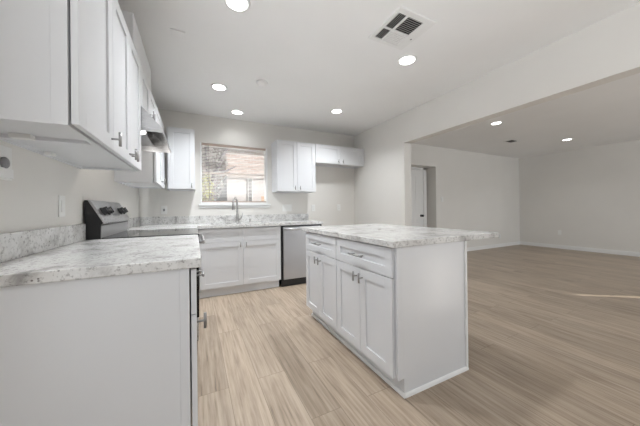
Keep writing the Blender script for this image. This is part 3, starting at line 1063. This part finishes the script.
t = thing('ceiling_vent', 'small dark ceiling vent in the living room between the two lights', 'air vent', (6.10, 3.05, ZC))
bm = B()
vx0, vx1, vy0, vy1 = 5.98, 6.24, 2.96, 3.14
for a in ((vx0, vx1, vy0, vy0 + 0.02), (vx0, vx1, vy1 - 0.02, vy1), (vx0, vx0 + 0.02, vy0 + 0.02, vy1 - 0.02), (vx1 - 0.02, vx1, vy0 + 0.02, vy1 - 0.02)):
    box(bm, *a, ZC - 0.008, ZC, 0.001)
obj('frame', bm, 'trim', t)
bm = B(); box(bm, vx0 + 0.02, vx1 - 0.02, vy0 + 0.02, vy1 - 0.02, ZC - 0.003, ZC - 0.0005); obj('backing', bm, 'slot', t)
bm = B()
for k in range(4):
    y = vy0 + 0.04 + k * 0.033
    prism(bm, [(y, ZC - 0.007), (y + 0.004, ZC - 0.004), (y + 0.005, ZC - 0.0045), (y + 0.001, ZC - 0.0075)], 'X', vx0 + 0.02, vx1 - 0.02)
obj('louvres', bm, 'slot', t)

# unseen curtains added to narrow the sun to a thin strip on the floor
for (y0, y1, lab) in ((-2.55, SY0 - 0.02, 'unseen cloth added left of the sunlit gap in the living room side window'), (SY0 + 0.06, -0.85, 'unseen cloth added right of the sunlit gap in the living room side window')):
    bm = B()
    n = max(6, int((y1 - y0) / 0.03))
    prev = None
    for k in range(n + 1):
        y = y0 + (y1 - y0) * k / n
        x = XL - 0.03 + 0.012 * math.sin(k * 1.9)
        cur = (bm.verts.new((x, y, 0.004)), bm.verts.new((x, y, 2.2)))
        if prev:
            bm.faces.new([prev[0], cur[0], cur[1], prev[1]])
        prev = cur
    bmesh.ops.solidify(bm, geom=bm.faces[:], thickness=0.004)
    tag(obj('added_curtain', bm, 'added_curtain', None, (XL - 0.03, y0, 0)), lab, 'added_curtain')

# ------------------------------------------------------------------ outside the kitchen window
bm = B(); box(bm, -12, 20, 4.52, 40, -0.25, -0.15); struct('ground', bm, 'grass')
h = thing('neighbor_house', 'pale brick house seen through the kitchen window', 'house', (1.0, 9.0, -0.15))
bm = B(); box(bm, 0.96, 7.0, 9.0, 14, 2.25, 3.35); obj('brick_wall', bm, 'brick', h)
bm = B(); box(bm, 0.98, 7.0, 9.03, 14, -0.15, 2.25); obj('siding_wall', bm, 'siding', h)
bm = B(); prism(bm, [(8.6, 3.30), (8.6, 3.42), (11.5, 4.9), (14.4, 3.42), (14.4, 3.30)], 'X', 0.6, 7.3); obj('roof', bm, 'roof', h)
bm = B()
for a in ((1.66, 1.68), (1.80, 1.82)):
    box(bm, *a, 8.99, 9.03, 0.0, 2.2)
box(bm, 1.66, 1.82, 8.99, 9.03, 2.2, 2.23)
wf = obj('window', bm, 'trim', h)
bm = B(); box(bm, 1.68, 1.80, 9.0, 9.02, 0.0, 2.2); obj('pane', bm, 'knob_grey', wf)
bm = B(); box(bm, 1.0, 6.5, 8.96, 8.99, 2.2, 2.27); obj('ledge', bm, 'roof', h)
bm = B()
for k in range(40):
    box(bm, 1.75 + k * 0.12, 1.86 + k * 0.12, 7.4, 7.42, -0.15, 1.5)
box(bm, 1.75, 6.55, 7.42, 7.46, 1.25, 1.33)
tag(obj('wood_fence', bm, new_mat('orange cedar', (0.62, 0.40, 0.25), 0.8), None, (1.75, 7.4, -0.15)), 'low orange wood fence in front of the pale house outside the window', 'fence')


def leaves(bm, c, rad, n, s):
    for _ in range(n):
        while True:
            p = Vector((random.uniform(-1, 1), random.uniform(-1, 1), random.uniform(-1, 1)))
            if p.length < 1:
                break
        p = Vector(c) + Vector((p.x * rad[0], p.y * rad[1], p.z * rad[2]))
        a = Vector((random.gauss(0, 1), random.gauss(0, 1), random.gauss(0, 1))).normalized()
        b = a.orthogonal().normalized()
        k = s * random.uniform(0.6, 1.3)
        bm.faces.new([bm.verts.new(p + a * k), bm.verts.new(p + b * k * 0.5), bm.verts.new(p - a * k), bm.verts.new(p - b * k * 0.5)])


t = thing('tree', 'grey leaning tree outside the left half of the kitchen window', 'tree', (0.45, 8.3, -0.15))
bm = B()
sweep(bm, [(0.42, 8.3, -0.15), (0.45, 8.3, 1.4), (0.55, 8.3, 2.2), (0.80, 8.3, 2.8), (1.1, 8.4, 3.4)], [0.10, 0.09, 0.075, 0.06, 0.03], 10)
sweep(bm, [(0.46, 8.3, 1.5), (0.36, 8.3, 2.2), (0.30, 8.3, 3.2)], [0.06, 0.045, 0.03], 8)
sweep(bm, [(0.58, 8.3, 2.25), (0.9, 8.35, 2.32), (1.2, 8.4, 2.5)], [0.04, 0.03, 0.015], 8)
obj('trunk', bm, 'bark', t)
bm = B(); leaves(bm, (0.22, 8.2, 2.5), (0.7, 0.4, 1.3), 1500, 0.06); obj('foliage', bm, 'leaf_dark', t)
t = thing('shrub', 'yellow green shrub outside the lower left of the kitchen window', 'shrub', (0.30, 6.8, -0.15))
bm = B()
for k in range(7):
    a = k * 0.9
    sweep(bm, [(0.27, 6.8, -0.15), (0.27 + 0.08 * math.cos(a), 6.8 + 0.1 * math.sin(a), 1.0), (0.27 + 0.13 * math.cos(a), 6.8 + 0.15 * math.sin(a), 1.8)], [0.015, 0.01, 0.004], 6)
obj('stems', bm, 'bark', t)
bm = B(); leaves(bm, (0.27, 6.8, 1.5), (0.17, 0.25, 0.55), 420, 0.03); obj('foliage', bm, 'leaf_yel', t)
bm = B(); box(bm, -6, 0.55, 8.9, 8.98, -0.15, 4.2)  # flat board standing in for the grey-brown trees
tag(obj('tree_backdrop', bm, new_mat('grey brown backdrop', (0.46, 0.40, 0.40), 0.9), None, (-6, 8.9, -0.15)), 'tall flat backdrop added for the dark trees behind the grey tree outside the window', 'fence')
